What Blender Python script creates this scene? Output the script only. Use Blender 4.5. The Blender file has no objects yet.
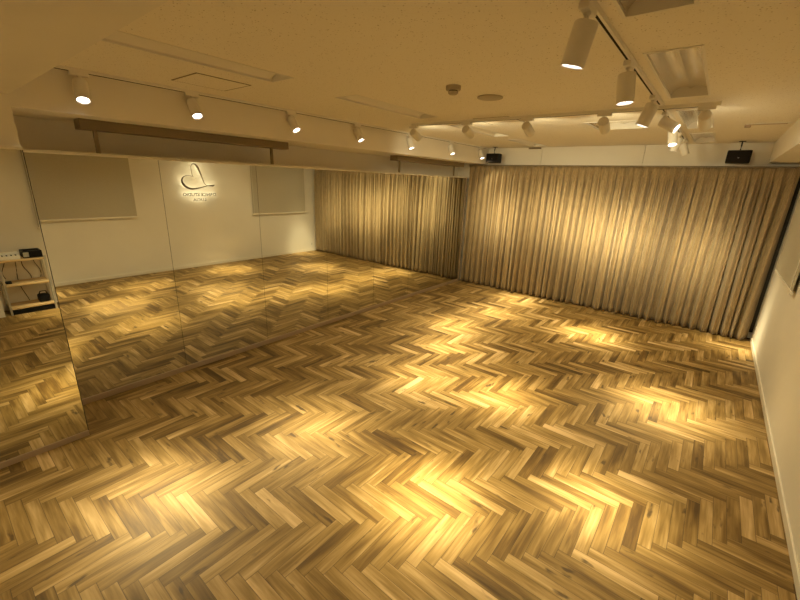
import bpy, bmesh, math, random
from mathutils import Vector, Matrix
random.seed(7)
S = bpy.context.scene
COL = S.collection

# ------------------------------------------------------------------ camera, world, exposure
W = 4.786; H = 2.661; YN = -8.6          # room width, ceiling height, wall behind the camera
cd = bpy.data.cameras.new('camera'); cam = bpy.data.objects.new('camera', cd); COL.objects.link(cam)
r_ = Vector((0.77754572, 0.62777103, 0.0364168)); u_ = Vector((-0.21260429, 0.20794267, 0.95475613)); f_ = Vector((-0.59179563, 0.75010891, -0.29515175))
m = Matrix.Identity(4)
for i in range(3):
    m[i][0] = r_[i]; m[i][1] = u_[i]; m[i][2] = -f_[i]
m.translation = (4.02413, -7.13259, 2.00597)
cam.matrix_world = m
cd.sensor_width = 36; cd.lens = 385.7687 / 800 * 36; cd.clip_start = 0.05
S.camera = cam
wd = bpy.data.worlds.new('world'); S.world = wd; wd.use_nodes = True
wd.node_tree.nodes['Background'].inputs[0].default_value = (0, 0, 0, 1)
wd.node_tree.nodes['Background'].inputs[1].default_value = 0
S.view_settings.view_transform = 'Standard'; S.view_settings.look = 'None'
S.view_settings.gamma = 1; S.view_settings.use_curve_mapping = False
S.view_settings.exposure = 0.0
S.cycles.diffuse_bounces = 8; S.cycles.max_bounces = 12; S.cycles.glossy_bounces = 6
S.cycles.sample_clamp_indirect = 4
LAMP_COLOR = (1.0, 0.83, 0.45)
LOBES = ((7.5, 1.0), (15, 0.15), (58, 0.021))      # beam, field and spill of the lamp: angle in degrees, weight
LAMP_POWER = 1660.0      # watts at the middle of the beam

# ------------------------------------------------------------------ helpers
def node_mat(name, base=(0.8, 0.8, 0.8), rough=0.6, metal=0.0, spec=0.5):
    mt = bpy.data.materials.new(name); mt.use_nodes = True
    b = mt.node_tree.nodes['Principled BSDF']
    b.inputs['Base Color'].default_value = (*base, 1); b.inputs['Roughness'].default_value = rough
    b.inputs['Metallic'].default_value = metal; b.inputs['Specular IOR Level'].default_value = spec
    return mt, mt.node_tree, b

def varied(name, base, rough=0.6, metal=0.0, spec=0.5, scale=8.0, amount=0.06, bump=0.0, bscale=200.0, stretch=(1, 1, 1)):
    mt, t, b = node_mat(name, base, rough, metal, spec)
    tc = t.nodes.new('ShaderNodeTexCoord'); mp = t.nodes.new('ShaderNodeMapping'); mp.inputs['Scale'].default_value = stretch
    t.links.new(tc.outputs['Object'], mp.inputs[0])
    n = t.nodes.new('ShaderNodeTexNoise'); n.inputs['Scale'].default_value = scale; n.inputs['Detail'].default_value = 4
    t.links.new(mp.outputs[0], n.inputs['Vector'])
    cr = t.nodes.new('ShaderNodeValToRGB')
    cr.color_ramp.elements[0].position = 0.3; cr.color_ramp.elements[1].position = 0.7
    cr.color_ramp.elements[0].color = (*[max(0, c * (1 - amount)) for c in base], 1)
    cr.color_ramp.elements[1].color = (*[min(1, c * (1 + amount)) for c in base], 1)
    t.links.new(n.outputs[0], cr.inputs[0]); t.links.new(cr.outputs[0], b.inputs['Base Color'])
    if bump:
        n2 = t.nodes.new('ShaderNodeTexNoise'); n2.inputs['Scale'].default_value = bscale; n2.inputs['Detail'].default_value = 3
        t.links.new(mp.outputs[0], n2.inputs['Vector'])
        bp = t.nodes.new('ShaderNodeBump'); bp.inputs['Strength'].default_value = bump; bp.inputs['Distance'].default_value = 0.004
        t.links.new(n2.outputs[0], bp.inputs['Height']); t.links.new(bp.outputs[0], b.inputs['Normal'])
    return mt

def emit(name, color, strength):
    mt = bpy.data.materials.new(name); mt.use_nodes = True; t = mt.node_tree
    t.nodes.remove(t.nodes['Principled BSDF'])
    e = t.nodes.new('ShaderNodeEmission'); e.inputs[0].default_value = (*color, 1); e.inputs[1].default_value = strength
    t.links.new(e.outputs[0], t.nodes['Material Output'].inputs[0])
    return mt

class MB:
    def __init__(s): s.bm = bmesh.new()
    def box(s, lo, hi, bev=0.0):
        lo = Vector(lo); hi = Vector(hi)
        r = bmesh.ops.create_cube(s.bm, size=1.0)
        for v in r['verts']:
            v.co = Vector([(lo[i] + hi[i]) / 2 + v.co[i] * (hi[i] - lo[i]) for i in range(3)])
        if bev:
            es = list({e for v in r['verts'] for e in v.link_edges})
            bmesh.ops.bevel(s.bm, geom=es, offset=bev, segments=2, profile=0.5, affect='EDGES')
        return s
    def lathe(s, prof, n=28, mat=Matrix.Identity(4)):
        rings = []
        for (r, z) in prof:
            if r < 1e-6: rings.append([s.bm.verts.new(mat @ Vector((0, 0, z)))])
            else: rings.append([s.bm.verts.new(mat @ Vector((r * math.cos(2 * math.pi * k / n), r * math.sin(2 * math.pi * k / n), z))) for k in range(n)])
        for a, b in zip(rings, rings[1:]):
            for k in range(n):
                k2 = (k + 1) % n
                if len(a) == 1 and len(b) == 1: continue
                if len(a) == 1: s.bm.faces.new((a[0], b[k], b[k2]))
                elif len(b) == 1: s.bm.faces.new((a[k], b[0], a[k2]))
                else: s.bm.faces.new((a[k], b[k], b[k2], a[k2]))
        return s
    def tube(s, pts, r, n=8):
        pts = [Vector(p) for p in pts]; rings = []
        rr = r if isinstance(r, (list, tuple)) else [r] * len(pts)
        for i, p in enumerate(pts):
            d = (pts[min(i + 1, len(pts) - 1)] - pts[max(i - 1, 0)]).normalized()
            a = d.cross(Vector((0, 0, 1)));
            if a.length < 0.1: a = d.cross(Vector((0, 1, 0)))
            a.normalize(); b = d.cross(a)
            rings.append([s.bm.verts.new(p + (a * math.cos(2 * math.pi * k / n) + b * math.sin(2 * math.pi * k / n)) * rr[i]) for k in range(n)])
        for a, b in zip(rings, rings[1:]):
            for k in range(n): s.bm.faces.new((a[k], a[(k + 1) % n], b[(k + 1) % n], b[k]))
        s.bm.faces.new(rings[0]); s.bm.faces.new(rings[-1][::-1])
        return s
    def build(s, name, mat, parent=None, smooth=False, matrix=None):
        bmesh.ops.recalc_face_normals(s.bm, faces=s.bm.faces[:])
        me = bpy.data.meshes.new(name); s.bm.to_mesh(me); s.bm.free()
        if smooth:
            for p in me.polygons: p.use_smooth = True
            me.set_sharp_from_angle(angle=math.radians(35))
        me.materials.append(mat)
        o = bpy.data.objects.new(name, me); COL.objects.link(o)
        if parent: o.parent = parent
        if matrix is not None: o.matrix_basis = matrix
        return o

def tag(o, label=None, cat=None, group=None, kind=None):
    if label: o['label'] = label
    if cat: o['category'] = cat
    if group: o['group'] = group
    if kind: o['kind'] = kind
    return o
def thing(name, label, cat, loc, group=None):
    o = bpy.data.objects.new(name, None); o.location = loc; o.empty_display_size = 0.05; COL.objects.link(o)
    return tag(o, label, cat, group)
def struct(o, label, cat='wall'):
    return tag(o, label, cat, kind='structure')
def copy_tree(o, parent=None):
    c = o.copy(); COL.objects.link(c)
    if parent: c.parent = parent
    for ch in list(o.children):
        if ch.type != 'LIGHT': copy_tree(ch, c)
    return c

# ------------------------------------------------------------------ materials
M_wall = varied('white_wallpaper', (0.80, 0.77, 0.71), 0.75, scale=3, amount=0.015, bump=0.12, bscale=350)
M_trim = varied('white_painted_trim', (0.78, 0.74, 0.66), 0.45, scale=5, amount=0.02)
M_case = varied('white_powder_coated_metal', (0.78, 0.76, 0.72), 0.38, scale=20, amount=0.01)
M_taupe = varied('taupe_aluminium_strip', (0.36, 0.27, 0.19), 0.45, scale=20, amount=0.05, stretch=(1, .05, 1))
M_batten = varied('brown_stained_wood', (0.19, 0.145, 0.085), 0.5, scale=12, amount=0.15, stretch=(1, .1, 1))
M_black = varied('black_plastic', (0.008, 0.008, 0.009), 0.5, spec=0.2, scale=60, amount=0.2)
M_slot = varied('dark_track_slot', (0.012, 0.009, 0.008), 0.7, spec=0.15, scale=60, amount=0.2)
M_chrome = varied('polished_reflector_aluminium', (0.84, 0.82, 0.78), 0.26, metal=0.85, scale=9, amount=0.03, bump=0.12, bscale=9)
M_steel = varied('brushed_grey_metal', (0.55, 0.54, 0.50), 0.4, metal=0.6, scale=40, amount=0.05)
M_blind = varied('light_grey_blind_fabric', (0.49, 0.46, 0.38), 0.8, scale=60, amount=0.03, bump=0.3, bscale=900)
M_shelf = varied('pine_shelf_board', (0.62, 0.45, 0.24), 0.5, scale=14, amount=0.18, stretch=(1, .12, 1))
M_dark = varied('charcoal_gap', (0.03, 0.025, 0.02), 0.7, scale=20, amount=0.2)
M_glass = varied('dark_night_window_glass', (0.01, 0.01, 0.012), 0.05, scale=2, amount=0.1)
M_sign = varied('bronze_sign_metal', (0.06, 0.04, 0.02), 0.45, metal=0.7, scale=30, amount=0.06)
M_white_plastic = varied('white_plastic', (0.8, 0.79, 0.76), 0.35, scale=20, amount=0.01)
M_grey_plastic = varied('aged_beige_plastic', (0.42, 0.37, 0.28), 0.5, scale=20, amount=0.03)
M_lens = emit('lit_lamp_lens', (1.0, 0.86, 0.74), 14.0)
M_halo2 = emit('dim_led_strip', (1.0, 0.84, 0.5), 6.0)
M_halo = emit('warm_led_strip', (1.0, 0.84, 0.5), 48.0)

def ceiling_mat():
    mt, t, b = node_mat('pitted_acoustic_ceiling', (0.80, 0.77, 0.71), 0.85)
    tc = t.nodes.new('ShaderNodeTexCoord')
    n = t.nodes.new('ShaderNodeTexNoise'); n.inputs['Scale'].default_value = 34; n.inputs['Detail'].default_value = 6; n.inputs['Roughness'].default_value = 0.7
    t.links.new(tc.outputs['Object'], n.inputs['Vector'])
    v = t.nodes.new('ShaderNodeTexVoronoi'); v.inputs['Scale'].default_value = 66
    t.links.new(tc.outputs['Object'], v.inputs['Vector'])
    c1 = t.nodes.new('ShaderNodeValToRGB')     # sparse pits
    c1.color_ramp.elements[0].position = 0.14; c1.color_ramp.elements[0].color = (0, 0, 0, 1)
    c1.color_ramp.elements[1].position = 0.27; c1.color_ramp.elements[1].color = (1, 1, 1, 1)
    t.links.new(v.outputs['Distance'], c1.inputs[0])
    c2 = t.nodes.new('ShaderNodeValToRGB')
    c2.color_ramp.elements[0].position = 0.50; c2.color_ramp.elements[0].color = (1, 1, 1, 1)
    c2.color_ramp.elements[1].position = 0.56; c2.color_ramp.elements[1].color = (0, 0, 0, 1)
    t.links.new(n.outputs[0], c2.inputs[0])
    mx = t.nodes.new('ShaderNodeMath'); mx.operation = 'MAXIMUM'
    t.links.new(c1.outputs[0], mx.inputs[0]); t.links.new(c2.outputs[0], mx.inputs[1])
    mc = t.nodes.new('ShaderNodeMix'); mc.data_type = 'RGBA'
    mc.inputs['A'].default_value = (0.40, 0.34, 0.26, 1); mc.inputs['B'].default_value = (0.86, 0.82, 0.74, 1)
    t.links.new(mx.outputs[0], mc.inputs['Factor']); t.links.new(mc.outputs['Result'], b.inputs['Base Color'])
    bp = t.nodes.new('ShaderNodeBump'); bp.inputs['Strength'].default_value = 0.5; bp.inputs['Distance'].default_value = 0.004
    t.links.new(mx.outputs[0], bp.inputs['Height']); t.links.new(bp.outputs[0], b.inputs['Normal'])
    return mt
M_ceil = ceiling_mat()

def mirror_mat():
    mt, t, b = node_mat('mirror_glass', (0.80, 0.81, 0.76), 0.0, 1.0)
    return mt
M_mirror = mirror_mat()

def oak_mat():
    mt, t, b = node_mat('herringbone_oak_planks', (0.4, 0.28, 0.14), 0.52, spec=0.35)
    N = t.nodes.new; L = t.links.new
    uv = N('ShaderNodeUVMap'); uv.uv_map = 'plank'
    at = N('ShaderNodeAttribute'); at.attribute_name = 'tone'
    at2 = N('ShaderNodeAttribute'); at2.attribute_name = 'seed'
    sep = N('ShaderNodeSeparateXYZ'); L(uv.outputs[0], sep.inputs[0])
    # long grain
    mp = N('ShaderNodeMapping'); mp.inputs['Scale'].default_value = (2.2, 42, 1); L(uv.outputs[0], mp.inputs[0])
    g = N('ShaderNodeTexNoise'); g.noise_dimensions = '4D'; g.inputs['Scale'].default_value = 1.0; g.inputs['Detail'].default_value = 5; g.inputs['Roughness'].default_value = 0.62; g.inputs['Distortion'].default_value = 0.5
    L(mp.outputs[0], g.inputs['Vector']); L(at2.outputs['Fac'], g.inputs['W'])
    # broad tone shift within a plank
    mp2 = N('ShaderNodeMapping'); mp2.inputs['Scale'].default_value = (2.6, 24, 1); L(uv.outputs[0], mp2.inputs[0])
    g2 = N('ShaderNodeTexNoise'); g2.noise_dimensions = '4D'; g2.inputs['Scale'].default_value = 1.0; g2.inputs['Detail'].default_value = 2
    L(mp2.outputs[0], g2.inputs['Vector']); L(at2.outputs['Fac'], g2.inputs['W'])
    # tone = plank + grain
    a1 = N('ShaderNodeMath'); a1.operation = 'MULTIPLY_ADD'; L(g.outputs[0], a1.inputs[0]); a1.inputs[1].default_value = 1.0; L(at.outputs['Fac'], a1.inputs[2])
    a2 = N('ShaderNodeMath'); a2.operation = 'MULTIPLY_ADD'; L(g2.outputs[0], a2.inputs[0]); a2.inputs[1].default_value = 1.0; L(a1.outputs[0], a2.inputs[2])
    a3 = N('ShaderNodeMath'); a3.operation = 'SUBTRACT'; L(a2.outputs[0], a3.inputs[0]); a3.inputs[1].default_value = 1.0
    cr = N('ShaderNodeValToRGB'); e = cr.color_ramp.elements
    e[0].position = 0.0; e[0].color = (0.065, 0.034, 0.008, 1)
    e[1].position = 1.0; e[1].color = (0.57, 0.40, 0.21, 1)
    k = e.new(0.28); k.color = (0.145, 0.084, 0.022, 1)
    k = e.new(0.55); k.color = (0.265, 0.170, 0.055, 1)
    k = e.new(0.8); k.color = (0.41, 0.28, 0.122, 1)
    L(a3.outputs[0], cr.inputs[0])
    # knots: rare dark blotches
    mp3 = N('ShaderNodeMapping'); mp3.inputs['Scale'].default_value = (5, 15, 1); L(uv.outputs[0], mp3.inputs[0])
    kn = N('ShaderNodeTexNoise'); kn.noise_dimensions = '4D'; kn.inputs['Scale'].default_value = 1.0; kn.inputs['Detail'].default_value = 3
    wm = N('ShaderNodeMath'); wm.operation = 'ADD'; wm.inputs[1].default_value = 31.7; L(at2.outputs['Fac'], wm.inputs[0])
    L(mp3.outputs[0], kn.inputs['Vector']); L(wm.outputs[0], kn.inputs['W'])
    kr = N('ShaderNodeValToRGB'); kr.color_ramp.elements[0].position = 0.63; kr.color_ramp.elements[0].color = (0, 0, 0, 1)
    kr.color_ramp.elements[1].position = 0.70; kr.color_ramp.elements[1].color = (0.85, 0.85, 0.85, 1)
    L(kn.outputs[0], kr.inputs[0])
    mk = N('ShaderNodeMix'); mk.data_type = 'RGBA'; L(kr.outputs[0], mk.inputs['Factor']); L(cr.outputs[0], mk.inputs['A']); mk.inputs['B'].default_value = (0.045, 0.024, 0.010, 1)
    # plank joints
    def edge(src, size, w):
        d = N('ShaderNodeMath'); d.operation = 'SUBTRACT'; d.inputs[0].default_value = size; L(src, d.inputs[1])
        mn = N('ShaderNodeMath'); mn.operation = 'MINIMUM'; L(src, mn.inputs[0]); L(d.outputs[0], mn.inputs[1])
        lt = N('ShaderNodeMath'); lt.operation = 'LESS_THAN'; L(mn.outputs[0], lt.inputs[0]); lt.inputs[1].default_value = w
        return lt.outputs[0]
    ev = edge(sep.outputs[1], 0.07, 0.0013); eu = edge(sep.outputs[0], 0.42, 0.0015)
    mxx = N('ShaderNodeMath'); mxx.operation = 'MAXIMUM'; L(ev, mxx.inputs[0]); L(eu, mxx.inputs[1])
    sc = N('ShaderNodeMath'); sc.operation = 'MULTIPLY'; L(mxx.outputs[0], sc.inputs[0]); sc.inputs[1].default_value = 0.75
    me = N('ShaderNodeMix'); me.data_type = 'RGBA'; L(sc.outputs[0], me.inputs['Factor']); L(mk.outputs['Result'], me.inputs['A']); me.inputs['B'].default_value = (0.05, 0.03, 0.015, 1)
    L(me.outputs['Result'], b.inputs['Base Color'])
    bp = N('ShaderNodeBump'); bp.inputs['Strength'].default_value = 0.15; bp.inputs['Distance'].default_value = 0.002
    L(g.outputs[0], bp.inputs['Height']); L(bp.outputs[0], b.inputs['Normal'])
    return mt
M_oak = oak_mat()

def curtain_mat():
    mt, t, b = node_mat('beige_linen_curtain', (0.5, 0.4, 0.26), 0.85, spec=0.2)
    N = t.nodes.new; L = t.links.new
    tc = N('ShaderNodeTexCoord'); mp = N('ShaderNodeMapping'); mp.inputs['Scale'].default_value = (260, 260, 6); L(tc.outputs['Object'], mp.inputs[0])
    n = N('ShaderNodeTexNoise'); n.inputs['Scale'].default_value = 1.0; n.inputs['Detail'].default_value = 3; L(mp.outputs[0], n.inputs['Vector'])
    cr = N('ShaderNodeValToRGB'); cr.color_ramp.elements[0].position = 0.3; cr.color_ramp.elements[1].position = 0.72
    cr.color_ramp.elements[0].color = (0.20, 0.14, 0.07, 1); cr.color_ramp.elements[1].color = (0.43, 0.33, 0.195, 1)
    L(n.outputs[0], cr.inputs[0]); L(cr.outputs[0], b.inputs['Base Color'])
    b.inputs['Sheen Weight'].default_value = 0.2
    return mt
M_curtain = curtain_mat()

# ------------------------------------------------------------------ floor
def make_floor():
    bm = bmesh.new(); uvl = bm.loops.layers.uv.new('plank')
    tone = bm.faces.layers.float.new('tone'); seed = bm.faces.layers.float.new('seed')
    L = 0.42; w = 0.07
    def plank(x0, y0, along_x):
        if x0 > W + .5 or x0 < -1.2 or y0 > .7 or y0 < YN - .6: return
        if along_x: c = [(x0, y0), (x0 + L, y0), (x0 + L, y0 + w), (x0, y0 + w)]
        else: c = [(x0 + w, y0), (x0 + w, y0 + L), (x0, y0 + L), (x0, y0)]
        f = bm.faces.new([bm.verts.new((x, y, 0)) for x, y in c])
        for lp, q in zip(f.loops, [(0, 0), (L, 0), (L, w), (0, w)]): lp[uvl].uv = q
        f[tone] = min(0.95, max(0.02, random.gauss(0.49, 0.145))); f[seed] = random.random() * 90
    # column family: X-plank k at origin+(kw,kw), Y-plank at its right end; columns repeat by (L,-L)
    OX, OY = 8.13, 0.0
    for j in range(-24, 24):
        for k in range(-160, 160):
            bx = OX + j * L + k * w; by = OY - j * L + k * w
            plank(bx, by, True); plank(bx + L, by + w - L, False)
    geom = lambda: bm.verts[:] + bm.edges[:] + bm.faces[:]
    for co, no in (((-.3, 0, 0), (-1, 0, 0)), ((W, 0, 0), (1, 0, 0)), ((0, .12, 0), (0, 1, 0)), ((0, YN, 0), (0, -1, 0))):
        bmesh.ops.bisect_plane(bm, geom=geom(), plane_co=co, plane_no=no, clear_outer=True)
    me = bpy.data.meshes.new('floor'); bm.to_mesh(me); bm.free(); me.materials.append(M_oak)
    o = bpy.data.objects.new('floor', me); COL.objects.link(o)
    struct(o, 'oak herringbone plank floor of the studio', 'floor')
    s = MB().box((-.3, YN, -.06), (W, .12, -.004)).build('subfloor', M_dark, o)
make_floor()

# ------------------------------------------------------------------ room shell
XB = 0.355; XR = 4.41; ZBL = 2.3715; ZBR = 2.405; YC = -6.61
struct(MB().box((-.45, YN, 0), (-.3, .3, H + .2)).build('wall_left', M_wall), 'white wall behind and above the mirrors')
struct(MB().box((-.3, YC, 0), (-.03, .12, 2.10)).build('trim_13', M_wall), 'low furred wall the mirrors are fixed to', 'wall')
struct(MB().box((-.3, YC, ZBL), (XB, .12, H)).build('trim_1', M_wall), 'white boxed bulkhead above the mirrors carrying the wall track', 'bulkhead')
struct(MB().box((-.3, -7.6, 0), (.53, YC, 2.42)).build('trim_2', M_wall), 'white column at the near end of the mirror wall', 'column')
struct(MB().box((-.3, -7.6, 2.42), (W, YC, H)).build('trim_3', M_wall), 'white ceiling beam crossing the room near the camera', 'beam')
struct(MB().box((XR, YC, ZBR), (W, .12, H)).build('trim_4', M_wall), 'white boxed bulkhead above the right wall', 'bulkhead')
struct(MB().box((4.43, -7.6, 0), (W, -6.60, 2.42)).build('trim_5', M_wall), 'white column beside the equipment trolley', 'column')
struct(MB().box((W, YN, 0), (W + .15, .3, H + .2)).build('wall_right', M_wall), 'plain white wall with blinds and glowing sign')
struct(MB().box((-.45, YN - .15, 0), (W + .15, YN, H + .2)).build('wall_back', M_wall), 'white wall behind the camera')
# far wall: panelled upper band, dark window behind the curtain
wf = MB()
xs = [-.3, 1.38, 2.96, W + .15]
for a, b in zip(xs, xs[1:]): wf.box((a + .002, .12, 2.33), (b - .002, .2, H + .2))
wf.box((-.3, .2, 0), (W + .15, .3, H + .2)).box((-.3, .12, 0), (.12, .2, 2.33)).box((W - .002, .12, 0), (W + .15, .2, 2.33)).box((.12, .17, 0), (W - .002, .2, .1))
struct(wf.build('wall_far', M_wall), 'white panelled wall band above the long curtain')
wn = MB().box((.14, .17, .12), (W - .03, .18, 2.32)).build('window_1', M_glass)
struct(wn, 'dark night window hidden behind the long curtain', 'window')
fr = MB()
for x in (.12, 1.68, 3.24, W - .053): fr.box((x, .13, .1), (x + .05, .19, 2.33))
fr.box((.12, .13, .1), (W - .003, .19, .15)).box((.12, .13, 2.28), (W - .003, .19, 2.33)).build('window_frame', M_dark, wn)

HATCHES = [(0.655, -5.71, 1.055, -5.297), (1.80, -3.19, 2.20, -2.72)]
TROFF = [(xa, xb, ya, yb) for (xa, xb) in ((1.30, 1.53), (3.575, 3.80)) for (ya, yb) in ((-6.45, -5.28), (-4.65, -3.45), (-2.86, -1.66), (-1.20, -.12))]
TROFF[4] = (3.575, 3.80, -6.45, -5.19)
SQ = (2.74, 3.24, -2.46, -1.86)
holes = TROFF + [SQ]
def make_ceiling():
    bm = bmesh.new()
    X = sorted({XB, XR} | {h[0] for h in holes} | {h[1] for h in holes}); Y = sorted({YC, .12} | {h[2] for h in holes} | {h[3] for h in holes})
    V = {}
    def vt(x, y, z):
        k = (x, y, z)
        if k not in V: V[k] = bm.verts.new(k)
        return V[k]
    for x0, x1 in zip(X, X[1:]):
        for y0, y1 in zip(Y, Y[1:]):
            cx, cy = (x0 + x1) / 2, (y0 + y1) / 2
            if any(h[0] < cx < h[1] and h[2] < cy < h[3] for h in holes): continue
            bm.faces.new((vt(x0, y0, H), vt(x0, y1, H), vt(x1, y1, H), vt(x1, y0, H)))
    me = bpy.data.meshes.new('ceiling')
    for (a, b, c, d) in ((-.45, YN - .15, W + .15, .3),):
        q = [bm.verts.new(p) for p in ((a, b, H + .2), (c, b, H + .2), (c, d, H + .2), (a, d, H + .2))]; bm.faces.new(q)
    q = [bm.verts.new(p) for p in ((-.3, YN, H), (-.3, -7.6, H), (W, -7.6, H), (W, YN, H))]; bm.faces.new(q)
    bm.to_mesh(me); bm.free(); me.materials.append(M_ceil)
    o = bpy.data.objects.new('ceiling', me); COL.objects.link(o); struct(o, 'white pitted acoustic ceiling', 'ceiling')
make_ceiling()
struct(MB().box((W - .012, -6.6, 0), (W, -.02, .06), .003).build('baseboard_right', M_trim), 'slim white baseboard under the right wall', 'baseboard')

# ------------------------------------------------------------------ mirrors
seams = [-.06, -.90, -1.82, -2.73, -3.68, -4.66, -5.63, -6.605]
names = ['touching the curtain corner', 'second from the curtain corner', 'third from the curtain corner', 'in the middle of the row, fourth from the curtain', 'reflecting the second roller blind',
         'reflecting the glowing heart sign', 'behind the near column, reflecting the large blind']
for i, (b, a) in enumerate(zip(seams, seams[1:])):
    o = MB().box((-.012, a + .0015, .055), (0, b - .0015, 2.105)).build('mirror_panel', M_mirror)
    tag(o, 'tall frameless wall mirror panel ' + names[i], 'mirror', 'mirror panels along the left wall')
o = MB().box((-.03, YC, .055), (-.0125, -.06, 2.105)).build('trim_6', M_dark); struct(o, 'dark backing board behind the row of mirrors', 'backing')
o = MB().box((.532, -7.58, .045), (.54, YC + .001, 2.105)).build('mirror_panel', M_mirror)
tag(o, 'wall mirror on the near column, standing forward of the others, reflecting the trolley', 'mirror')
o = MB().box((.531, -7.58, 0), (.546, YC + .003, .045), .002).build('trim_7', M_taupe); struct(o, 'brown base strip under the column mirror', 'trim')
o = MB().box((-.03, -6.605, 0), (.007, -.03, .055), .002).build('trim_8', M_taupe); struct(o, 'brown base strip under the row of mirrors', 'trim')
o = MB().box((-.03, -6.605, 2.105), (.012, -.03, 2.128), .002).build('trim_9', M_trim); struct(o, 'thin cap rail along the top of the mirrors', 'trim')
o = MB().box((-.03, -.06, .055), (.007, -.03, 2.105), .002).build('trim_10', M_taupe); struct(o, 'grey edge strip where mirrors meet the curtain', 'trim')
o = MB().box((.531, YC + .0015, 0), (.541, YC + .005, 2.105)).build('trim_12', M_dark); struct(o, 'dark vertical edge of the column mirror', 'trim')
o = MB().box((.53, -7.58, 2.105), (.55, YC + .003, 2.122), .002).build('trim_11', M_trim); struct(o, 'thin cap rail above the column mirror', 'trim')

for (y0, y1, lab, p0, p1) in ((-6.185, -4.30, 'long brown rail above the mirrors near the heart sign reflection', -6.085, -4.50), (-2.37, -.37, 'long brown rail above the mirrors close to the curtain', -2.262, -.66)):
    t = thing('wall_rail', lab + ', on two thin posts', 'rail', (.06, (y0 + y1) / 2, 2.297), 'brown rails above the mirrors')
    c = (y0 + y1) / 2
    MB().box((-.09, y0 - c, 0), (.05, y1 - c, .074), .004).build('rail_board', M_batten, t)
    for p in (p0, p1): MB().box((.0, p - c - .014, -.169), (.018, p - c + .014, .001), .002).build('post', M_batten, t)

# ------------------------------------------------------------------ curtain
def make_curtain():
    root = thing('pleated_curtain', 'long floor-length beige pleated curtain covering the far wall', 'curtain', (W / 2, 0, 0))
    rnd = random.Random(3)
    x0, x1, ztop = .015, W - .05, 2.342
    npl = 41; per = 30; nz = 30
    ph = [rnd.uniform(-.35, .35) for _ in range(npl + 2)]; am = [rnd.uniform(.6, 1.1) for _ in range(npl + 2)]; dr = [rnd.uniform(-.028, .028) for _ in range(npl + 2)]
    sub = [rnd.uniform(.35, 1.0) for _ in range(npl + 2)]
    bm = bmesh.new(); rows = []
    for iz in range(nz + 1):
        tz = (iz / nz) ** 1.0; z = .012 + (ztop - .012) * tz; d = 1 - tz     # d: 0 at top
        row = []
        for ix in range(npl * per + 1):
            s = ix / per; k = min(int(s), npl - 1); fr = s - k
            h = fr * fr * (3 - 2 * fr)
            lerp = lambda A: A[k] * (1 - h) + A[k + 1] * h
            head = min(1, max(0, (d - .03) / .08))                 # narrow header band
            amp = (.014 + .048 * min(1, d * 2.2 + .25)) * lerp(am) * (.45 + .55 * head)
            a = 2 * math.pi * (s + .5 * d * lerp(ph))
            y = amp * math.copysign(abs(math.cos(a)) ** 1.25, math.cos(a))
            y += .028 * head * lerp(sub) * math.cos(2 * a + 7 * lerp(ph) + 1.3 * d) + .013 * head * math.cos(3 * a + 60 * lerp(dr) + d) + .006 * head * math.cos(5 * a + 14 * lerp(ph))
            y += .012 * d * math.sin(.9 * s + 2 * d)
            # pinch at the bottom of the header
            pin = math.exp(-((d - .035) / .02) ** 2)
            y += .012 * pin * max(0, math.cos(a)) ** 6
            x = x0 + (x1 - x0) * s / npl - (.009 * math.sin(a) * head) + lerp(dr) * d * (0 if ix in (0, npl * per) else 1)
            row.append(bm.verts.new((x - W / 2, y, z)))
        rows.append(row)
    for a, b in zip(rows, rows[1:]):
        for i in range(len(a) - 1): bm.faces.new((a[i], a[i + 1], b[i + 1], b[i]))
    me = bpy.data.meshes.new('curtain_cloth'); bm.to_mesh(me); bm.free(); me.materials.append(M_curtain)
    for p in me.polygons: p.use_smooth = True
    o = bpy.data.objects.new('curtain_cloth', me); COL.objects.link(o); o.parent = root
    so = o.modifiers.new('thickness', 'SOLIDIFY'); so.thickness = .003
    MB().box((.012 - W / 2, -.02, 2.345), (W / 2 - .004, .02, 2.358), .003).build('curtain_rail', M_batten, root)
make_curtain()

# ------------------------------------------------------------------ roller blinds on the right wall
def blind(y0, y1, zb, label):
    t = thing('roller_blind', label, 'blind', (W, (y0 + y1) / 2, zb), 'roller blinds on the right wall'); c = (y0 + y1) / 2
    zt = 2.40 - zb
    MB().box((-.030, y0 - c + .012, .03), (-.028, y1 - c - .012, zt - .05)).build('blind_fabric', M_blind, t)
    MB().box((-.041, y0 - c, 0), (-.017, y1 - c, .032), .006).build('bottom_rail', M_trim, t)
    MB().box((-.065, y0 - c, zt - .07), (-.001, y1 - c, zt), .008).build('head_box', M_trim, t)
    ch = MB(); ch.tube([(-.05, y0 - c + .03, zt - .05), (-.052, y0 - c + .03, zt / 2), (-.05, y0 - c + .03, -.0)], .003)
    ch.build('pull_cord', M_white_plastic, t)
blind(-6.01, -4.355, 1.13, 'lowered light grey roller blind on the right wall, beside the trolley')
blind(-1.905, -.33, 1.075, 'lowered light grey roller blind on the right wall, beside the curtain')

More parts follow.
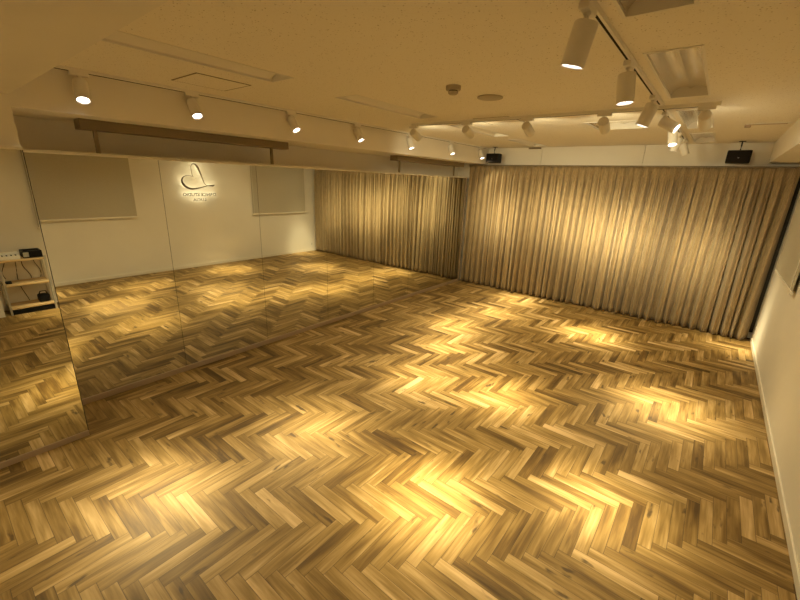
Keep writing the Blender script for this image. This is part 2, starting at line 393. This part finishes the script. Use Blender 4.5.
# ------------------------------------------------------------------ glowing sign (facing the room from the right wall)
def sign():
    t = thing('wall_sign', 'backlit bronze heart-swoosh sign with dance studio lettering on the right wall', 'sign', (W, -3.13, 1.40))
    cy, cz = -3.13, 1.40; XF = -.055
    A = [(-3.227, 1.925, .004), (-3.245, 1.945, .005), (-3.257, 2.036, .0055), (-3.258, 2.120, .005), (-3.235, 2.170, .006), (-3.195, 2.188, .011), (-3.155, 2.170, .019), (-3.118, 2.115, .022), (-3.092, 2.05, .020), (-3.071, 1.989, .017), (-3.045, 1.90, .012), (-3.02, 1.82, .009), (-2.985, 1.768, .007), (-2.93, 1.746, .006), (-2.87, 1.746, .010), (-2.834, 1.751, .018), (-2.808, 1.762, .012), (-2.79, 1.768, .003)]
    B = [(-2.80, 1.765, .004), (-2.87, 1.760, .006), (-2.96, 1.745, .007), (-3.05, 1.722, .010), (-3.13, 1.702, .013), (-3.21, 1.687, .017), (-3.29, 1.682, .021), (-3.37, 1.705, .023), (-3.435, 1.755, .023), (-3.468, 1.82, .020), (-3.460, 1.88, .014), (-3.42, 1.925, .009), (-3.36, 1.948, .006), (-3.30, 1.950, .005), (-3.25, 1.935, .004)]
    def smooth(P):
        out = []
        for i in range(len(P) - 1):
            p0 = P[max(i - 1, 0)]; p1 = P[i]; p2 = P[i + 1]; p3 = P[min(i + 2, len(P) - 1)]
            for q in range(5):
                u = q / 5
                out.append(tuple(.5 * ((2 * p1[j]) + (-p0[j] + p2[j]) * u + (2 * p0[j] - 5 * p1[j] + 4 * p2[j] - p3[j]) * u * u + (-p0[j] + 3 * p1[j] - 3 * p2[j] + p3[j]) * u ** 3) for j in range(3)))
        out.append(P[-1]); return out
    def ribbon(P, xa, xb, k=1.0):
        b = MB(); pr = smooth(P); quads = []
        for i, p in enumerate(pr):
            a = pr[max(i - 1, 0)]; c = pr[min(i + 1, len(pr) - 1)]
            d = Vector((c[0] - a[0], c[1] - a[1])); d.normalize(); n = Vector((-d.y, d.x)) * p[2] * .95 * k
            y, z = p[0] - cy, p[1] - cz
            quads.append([b.bm.verts.new(v) for v in ((xa, y + n.x, z + n.y), (xa, y - n.x, z - n.y), (xb, y - n.x, z - n.y), (xb, y + n.x, z + n.y))])
        for q, w in zip(quads, quads[1:]):
            for j in range(4): b.bm.faces.new((q[j], q[(j + 1) % 4], w[(j + 1) % 4], w[j]))
        b.bm.faces.new(quads[0]); b.bm.faces.new(quads[-1][::-1]); return b
    e1 = ribbon(A, XF - .008, XF).build('emblem', M_sign, t)
    e2 = ribbon(B, XF - .008, XF).build('emblem', M_sign, t)
    ribbon(A, XF + .0003, XF + .001, .5).build('backlight', M_halo, e1); ribbon(B, XF + .0003, XF + .001, .5).build('backlight', M_halo, e2)
    def word(body, width, yc, zc, hgt):
        cu = bpy.data.curves.new('lettering', 'FONT'); cu.body = body; cu.align_x = 'CENTER'; cu.align_y = 'CENTER'; cu.extrude = .004; cu.size = .1; cu.offset = .0022
        tmp = bpy.data.objects.new('tmp', cu); COL.objects.link(tmp); bpy.context.view_layer.update()
        me = bpy.data.meshes.new_from_object(tmp.evaluated_get(bpy.context.evaluated_depsgraph_get()))
        bpy.data.objects.remove(tmp)
        xs_ = [v.co.x for v in me.vertices]; ys_ = [v.co.y for v in me.vertices]
        cx0 = (min(xs_) + max(xs_)) / 2; cy0 = (min(ys_) + max(ys_)) / 2; sx = width / (max(xs_) - min(xs_)); sy = hgt / (max(ys_) - min(ys_))
        for v in me.vertices:
            x, y, z = v.co
            v.co = (XF - .004 - z, -(x - cx0) * sx + (yc - cy), (y - cy0) * sy + (zc - cz))
        me.materials.clear(); me.materials.append(M_sign)
        o = bpy.data.objects.new('lettering', me); COL.objects.link(o); o.parent = t
        mb = me.copy(); mb.materials.clear(); mb.materials.append(M_halo2)
        for v in mb.vertices: v.co.x = XF + .0003 + (v.co.x - XF + .008) * .08
        ob = bpy.data.objects.new('backlight', mb); COL.objects.link(ob); ob.parent = o
    word('DANCE STUDIO', .70, -3.135, 1.566, .064)
    word('LUCIA', .275, -3.15, 1.457, .056)
    for (y, z) in ((-3.10, 2.10), (-3.45, 1.80), (-2.85, 1.748), (-3.25, 1.685), (-3.4, 1.566), (-2.9, 1.566), (-3.15, 1.457)):
        MB().tube([(-.0005, y - cy, z - cz), (XF, y - cy, z - cz)], .003).build('stand_off', M_sign, t)
sign()
o = thing('power_outlet', 'small white wall outlet low on the right wall by the curtain', 'outlet', (W, -.13, .14))
MB().box((-.008, -.035, 0), (-.0005, .035, .115), .003).build('cover_plate', M_white_plastic, o)
MB().box((-.010, -.012, .03), (-.0075, .012, .085), .001).build('socket', M_steel, o)

# ------------------------------------------------------------------ ceiling fittings
def troffer(h, lab, D=.08):
    x0, x1, y0, y1 = h; cx, cy = (x0 + x1) / 2, (y0 + y1) / 2; a, b = (x1 - x0) / 2, (y1 - y0) / 2
    t = thing('recessed_light', lab, 'ceiling light', (cx, cy, H), 'unlit recessed ceiling lights')
    c = MB(); th = .004
    c.box((-a - th, -b - th, 0), (-a, b + th, D)).box((a, -b - th, 0), (a + th, b + th, D)).box((-a, -b - th, 0), (a, -b, D)).box((-a, b, 0), (a, b + th, D)).box((-a - th, -b - th, D), (a + th, b + th, D + th))
    c.build('casing', M_case, t)
    f = MB(); e = .012
    f.box((-a - e, -b - e, -.004), (-a + .002, b + e, 0)).box((a - .002, -b - e, -.004), (a + e, b + e, 0)).box((-a, -b - e, -.004), (a, -b + .002, 0)).box((-a, b - .002, -.004), (a, b + e, 0))
    f.build('rim', M_case, t)
    # two curved troughs meeting in a centre ridge
    r = MB(); n = 10; prof = []
    for s in (-1, 1):
        pts = [(s * (a - .001) * (1 - q / n), .01 + (D - .025) * math.sin(math.pi * .8 * q / n) ** .7) for q in range(n + 1)]
        prof.append(pts)
    line = prof[0] + prof[1][::-1][1:]
    vs = []
    for y in (-b + .003, b - .003): vs.append([r.bm.verts.new((x, y, z)) for x, z in line])
    for i in range(len(line) - 1): r.bm.faces.new((vs[0][i], vs[0][i + 1], vs[1][i + 1], vs[1][i]))
    r.build('reflector', M_case if D < .06 else M_chrome, t, smooth=True)
    return t
pos = ['nearest the camera', 'second from the camera', 'third from the camera', 'against the curtain wall']
for i, h in enumerate(TROFF):
    row = 'left row over the mirror side' if i < 4 else 'right row beside the spotlight track'
    troffer(h, 'unlit long recessed ceiling light, %s, %s' % (row, pos[i % 4]), .056 if i < 4 else .08)
troffer(SQ, 'unlit square recessed ceiling light between the two rows, beyond the cross track')

for (x0, y0, x1, y1), lab in zip(HATCHES, ('square ceiling access hatch beside the left wall track', 'square ceiling access hatch just beyond the cross track')):
    t = thing('access_hatch', lab, 'hatch', ((x0 + x1) / 2, (y0 + y1) / 2, H), 'ceiling access hatches'); a, b = (x1 - x0) / 2, (y1 - y0) / 2
    MB().box((-a + .012, -b + .012, -.004), (a - .012, b - .012, -.0005)).build('hatch_panel', M_ceil, t)
    g = MB(); e = .010
    g.box((-a, -b, -.003), (-a + e, b, -.0005)).box((a - e, -b, -.003), (a, b, -.0005)).box((-a, -b, -.003), (a, -b + e, -.0005)).box((-a, b - e, -.003), (a, b, -.0005))
    g.build('hatch_frame', M_batten, t)
t = thing('smoke_detector', 'small round white smoke detector on the open ceiling', 'detector', (2.38, -4.53, H))
MB().lathe([(0, 0), (.053, 0), (.053, -.024), (.050, -.029), (.03, -.030), (0, -.030)]).build('base', M_grey_plastic, t, True)
MB().lathe([(.030, -.030), (.030, -.036)]).build('sensing_slot', M_slot, t, True)
MB().lathe([(.0, -.0365), (.036, -.0365), (.035, -.048), (.026, -.056), (0, -.058)]).build('sensor_head', M_grey_plastic, t, True)
t = tag(MB().lathe([(0, -.001), (.10, -.001), (.10, -.008), (.09, -.012), (0, -.012)], 40).build('cover_plate', M_grey_plastic, None, True, Matrix.Translation((2.44, -4.08, H))), 'flat round cover plate on the ceiling beside the smoke detector', 'cover plate')
t = thing('ceiling_vent', 'slim white linear vent on the ceiling near the right bulkhead', 'vent', (4.22, -1.78, H))
MB().box((-.16, -.05, -.006), (.17, .05, -.0005), .002).build('vent_frame', M_case, t)
MB().box((-.13, -.018, -.009), (.14, -.006, -.006)).build('slot', M_taupe, t); MB().box((-.13, .008, -.009), (.14, .02, -.006)).build('slot', M_taupe, t)
MB().box((-.17, -.035, -.03), (-.12, .03, -.006), .006).build('end_clip', M_taupe, t)
tag(MB().box((1.14, .085, H - .028), (1.36, .119, H - .003), .004).build('wall_bracket', M_batten), 'small dark bracket where ceiling meets the far wall', 'bracket')

# ------------------------------------------------------------------ lighting tracks
ZT = H - .022
def track(lo, hi, lab, slots, sw=.005):
    cx, cy = (lo[0] + hi[0]) / 2, (lo[1] + hi[1]) / 2
    t = thing('lighting_track', lab, 'track', (cx, cy, lo[2]), 'ceiling lighting tracks')
    lo_ = (lo[0] - cx, lo[1] - cy, 0); hi_ = (hi[0] - cx, hi[1] - cy, hi[2] - lo[2])
    MB().box(lo_, hi_, .002).build('track_body', M_case, t)
    for (a, b) in slots:
        if hi[0] - lo[0] > hi[1] - lo[1]: MB().box((a - cx, -.010, -.0008), (b - cx, .010, .001)).build('slot', M_slot, t)
        else: MB().box((-sw, a - cy, -.0008), (sw, b - cy, .001)).build('slot', M_slot, t)
LY = [-6.205, -5.45, -4.46, -3.50, -2.45, -1.34, -.30]
MY = [-6.35, -5.43, -4.61, -3.67, -2.93, -2.10, -1.45, -.80]
CX = [1.086, 1.78, 2.435, 3.108, 3.80]; CY = -3.275
track((.375, -6.58, ZT), (.409, -.05, H - .0005), 'white lighting track fixed along the left bulkhead corner', [(-6.5, -.1)], .010)
sl = []; cut = sorted(MY + [CY]); p = -6.58
for y in cut:
    if y - .06 > p: sl.append((p, y - .06))
    p = y + .06
sl.append((p, -.55))
track((3.483, -6.59, ZT), (3.517, -.45, H - .0005), 'white lighting track running down the ceiling toward the curtain with dark slot', sl)
track((1.15 - .09, CY - .018, ZT - .026), (3.877, CY + .018, ZT - .0005), 'white cross track spanning the ceiling from side to side', [(1.1, 3.84)])

# ------------------------------------------------------------------ spotlights
def make_spot():
    t = bpy.data.objects.new('track_spotlight', None); t.empty_display_size = .05; COL.objects.link(t)
    ad = MB().box((-.018, -.055, -.024), (.018, .055, 0), .003).build('track_adapter', M_case, t)
    st = MB().tube([(0, 0, -.024), (0, 0, -.062)], .007, 12).lathe([(0, -.024), (.014, -.024), (.012, -.032), (0, -.032)]).build('stem', M_case, t, True)
    # housing in its own frame: pivot at origin, light leaves along -Z
    ho = MB().lathe([(0, .020), (.036, .020), (.041, .017), (.043, .011), (.043, -.125), (.0415, -.127), (.039, -.125), (.037, -.100)], 32).build('housing', M_case, t, True)
    MB().lathe([(.0, -.1065), (.0365, -.1065), (.0365, -.1035), (0, -.1035)], 32).build('lens', M_lens, ho)
    MB().lathe([(.0385, -.1245), (.0385, -.121), (.034, -.107), (.0335, -.1075), (.0375, -.1245)], 32).build('bezel', M_white_plastic, ho, True)
    return t
def spot_light(power):
    l = bpy.data.lights.new('lamp_light', 'SPOT'); l.color = LAMP_COLOR; l.energy = power; l.spot_size = math.radians(130); l.spot_blend = 0.6; l.shadow_soft_size = .022
    l.use_nodes = True; t = l.node_tree; N = t.nodes.new; L = t.links.new
    em = t.nodes['Emission']
    tc = N('ShaderNodeTexCoord'); sp = N('ShaderNodeSeparateXYZ'); L(tc.outputs['Normal'], sp.inputs[0])
    ab = N('ShaderNodeMath'); ab.operation = 'ABSOLUTE'; L(sp.outputs[2], ab.inputs[0])
    om = N('ShaderNodeMath'); om.operation = 'SUBTRACT'; om.inputs[0].default_value = 1; L(ab.outputs[0], om.inputs[1])
    out = None
    for deg, wt in LOBES:
        w = math.radians(deg) ** 2 / 2
        dv = N('ShaderNodeMath'); dv.operation = 'MULTIPLY'; L(om.outputs[0], dv.inputs[0]); dv.inputs[1].default_value = -1 / w
        ex = N('ShaderNodeMath'); ex.operation = 'EXPONENT'; L(dv.outputs[0], ex.inputs[0])
        mu = N('ShaderNodeMath'); mu.operation = 'MULTIPLY_ADD'; L(ex.outputs[0], mu.inputs[0]); mu.inputs[1].default_value = wt
        if out: L(out, mu.inputs[2])
        else: mu.inputs[2].default_value = 0
        out = mu.outputs[0]
    L(out, em.inputs['Strength'])
    return l
proto = make_spot(); first = True
def place(x, y, z, rot90, target, label, group, power=1.0):
    global first
    t = proto if first else copy_tree(proto); first = False
    t.location = (x, y, z); tag(t, label, 'spotlight', group)
    d = Vector(target) - Vector((x, y, z - .070)); d.normalize()
    q = (-d).to_track_quat('Z', 'Y')
    for ch in t.children:
        if ch.name.startswith('track_adapter') and rot90: ch.rotation_euler.z = math.pi / 2
        if ch.name.startswith('housing'):
            ch.matrix_basis = Matrix.Translation((0, 0, -.070)) @ q.to_matrix().to_4x4()
            l = bpy.data.objects.new('lamp_light', spot_light(LAMP_POWER * power)); COL.objects.link(l); l.parent = ch; l.location = (0, 0, -.129)
ordn = ['first', 'second', 'third', 'fourth', 'fifth', 'sixth', 'last']
LP = [.6, .65, .75, .7, .8, .8, .8]
LT = [(1.6, -6.5, 0), (1.85, -5.40, 0), (2.0, -4.05, 0), (1.75, -3.2, 0), (1.4, -2.45, 0), (1.55, -1.5, 0), (1.5, -.55, 0)]
for i, (y, tg) in enumerate(zip(LY, LT)):
    place(.392, y, ZT, False, tg, 'lit white spotlight on the left wall track, %s from the near column' % ordn[i], 'spotlights on the left wall track', LP[i])
MT = [(4.2, -6.0, 0), (2.92, -5.36, 0), (3.80, -4.68, 0), (2.72, -3.80, 0), (W - .02, -3.15, 1.85), (4.0, -2.95, 0), (2.95, -1.4, 0), (4.65, -.45, 0)]
MP = [.35, 1, .62, .75, .16, .9, 1, .45]
mn = ['out of frame nearest the camera', 'largest and nearest in view, tilted left', 'second in view', 'third in view, just before the cross track', 'turned to the right wall, fourth in view', 'fifth in view, aimed back at the floor', 'second from the track end', 'at the track end by the curtain']
for i, (y, tg) in enumerate(zip(MY, MT)):
    place(3.5, y, ZT, False, tg, 'white spotlight on the long ceiling track, ' + mn[i], 'spotlights on the long ceiling track', MP[i])
CP = [.6, .5, .6, .75, .45]
CT = [(.80, 0, 1.38), (1.75, 0, 1.48), (2.35, 0, 1.3), (2.95, 0, 1.25), (3.95, 0, 1.1)]
cn = ['first from the mirror side', 'second from the mirror side', 'in the middle', 'fourth, left of the long track', 'at the right end']
for i, (x, tg) in enumerate(zip(CX, CT)):
    place(x, CY, ZT - .026, True, tg, 'white spotlight on the cross track aimed at the curtain, ' + cn[i], 'spotlights on the cross track', CP[i])

track((1.6, -7.917, ZT), (2.4, -7.883, H - .0005), 'short white track added out of view behind the ceiling beam for a fill spotlight', [(1.62, 2.38)])
place(2.0, -7.9, ZT, True, (1.3, -7.95, 0), 'white fill spotlight added out of view behind the ceiling beam to brighten it', 'added fill spotlights behind the beam', 1.2)  # unseen lamp and track, added so floor bounce brightens the beam

# ------------------------------------------------------------------ speakers under the ceiling
for x, lab in ((.595, 'small black loudspeaker hanging above the curtain, left corner'), (4.083, 'small black loudspeaker hanging above the curtain, right side')):
    t = thing('loudspeaker', lab, 'speaker', (x, -.15, H), 'black loudspeakers above the curtain')
    MB().box((-.125, -.07, -.275), (.125, .07, -.115), .012).build('cabinet', M_black, t)
    MB().box((-.112, -.076, -.264), (.112, -.069, -.126), .004).build('grille', M_slot, t)
    MB().box((-.008, -.0785, -.213), (.008, -.0755, -.208)).build('badge', M_steel, t)
    MB().tube([(0, 0, -.11), (0, 0, -.06), (0, .02, -.004)], .008).box((-.035, -.015, -.006), (.035, .055, -.0005)).box((-.03, -.03, -.122), (.03, .03, -.113)).build('bracket', M_black, t)

# ------------------------------------------------------------------ equipment trolley (seen in the column mirror)
def trolley():
    x0, x1, y0, y1 = 4.44, 4.765, -6.53, -6.05; cx, cy = (x0 + x1) / 2, (y0 + y1) / 2
    t = thing('equipment_trolley', 'three-tier shelf trolley with pine shelves and pale metal posts, reflected in the column mirror', 'trolley', (cx, cy, 0))
    a, b = (x1 - x0) / 2, (y1 - y0) / 2
    for z in (.075, .40, .745): MB().box((-a, -b, z), (a, b, z + .025), .004).build('shelf', M_shelf, t)
    for sx in (-1, 1):
        for sy in (-1, 1): MB().box((sx * a - .012, sy * b - .012, .0), (sx * a + .012, sy * b + .012, .80), .002).build('post', M_steel, t)
    MB().box((-a + .01, -b + .01, .0), (a - .01, b - .01, .06), .003).build('undershelf_shade', M_black, t)  # black box stands in for the shadow under the lowest shelf
    m1 = thing('audio_mixer', 'small white audio mixer on the top shelf of the trolley', 'mixer', (4.58, -6.40, .771))
    MB().box((-.10, -.105, 0), (.10, .105, .05), .006).box((-.02, -.10, .05), (.09, .10, .085), .006).build('case', M_white_plastic, m1)
    k = MB()
    for i in range(4):
        for j in range(3): k.lathe([(0, .01), (.007, .01), (.008, 0)], 10, Matrix.Translation((-.04 - .018 * j, -.07 + .045 * i, .05)))
    k.build('knobs', M_black, m1)
    m2 = thing('amplifier', 'black audio receiver with pale end on the top shelf of the trolley', 'amplifier', (4.60, -6.165, .771))
    MB().box((-.12, -.105, .006), (.12, .105, .10), .008).build('case', M_black, m2)
    MB().box((-.125, -.10, .02), (-.119, -.04, .085), .002).build('front_panel', M_steel, m2)
    v = MB()
    for i in range(6): v.box((-.08 + i * .028, -.08, .1), (-.07 + i * .028, .08, .106))
    v.build('vent_ribs', M_slot, m2)
    m3 = thing('camera_bag', 'small black bag on the lowest shelf of the trolley', 'bag', (4.60, -6.14, .101))
    MB().box((-.07, -.065, 0), (.07, .065, .11), .022).build('body', M_black, m3, True)
    MB().tube([(0, -.05, .10), (0, -.03, .15), (0, .03, .15), (0, .05, .10)], .008).build('handle', M_black, m3, True)
    m4 = thing('power_adapter', 'small black power adapter on the middle shelf of the trolley', 'adapter', (4.58, -6.47, .426))
    MB().box((-.04, -.03, 0), (.04, .03, .03), .005).build('body', M_black, m4)
    for i, (ya, zb, yb) in enumerate(((-6.46, .456, -6.47), (-6.36, .10, -6.30), (-6.26, .43, -6.22), (-6.12, .43, -6.10))):
        pts = []
        for q in range(13):
            u = q / 12; pts.append((4.788 - .012 - .004 * math.sin(5 * u), ya + (yb - ya) * u + .022 * math.sin(6.3 * u + i), .80 + (zb - .80) * u))
        tag(MB().tube(pts, .004).build('cable', M_black), 'thin black cable hanging behind the trolley, %s' % ['nearest the column', 'reaching the lowest shelf', 'behind the trolley middle', 'at the trolley edge away from the column'][i], 'cable', 'cables behind the trolley')
trolley()
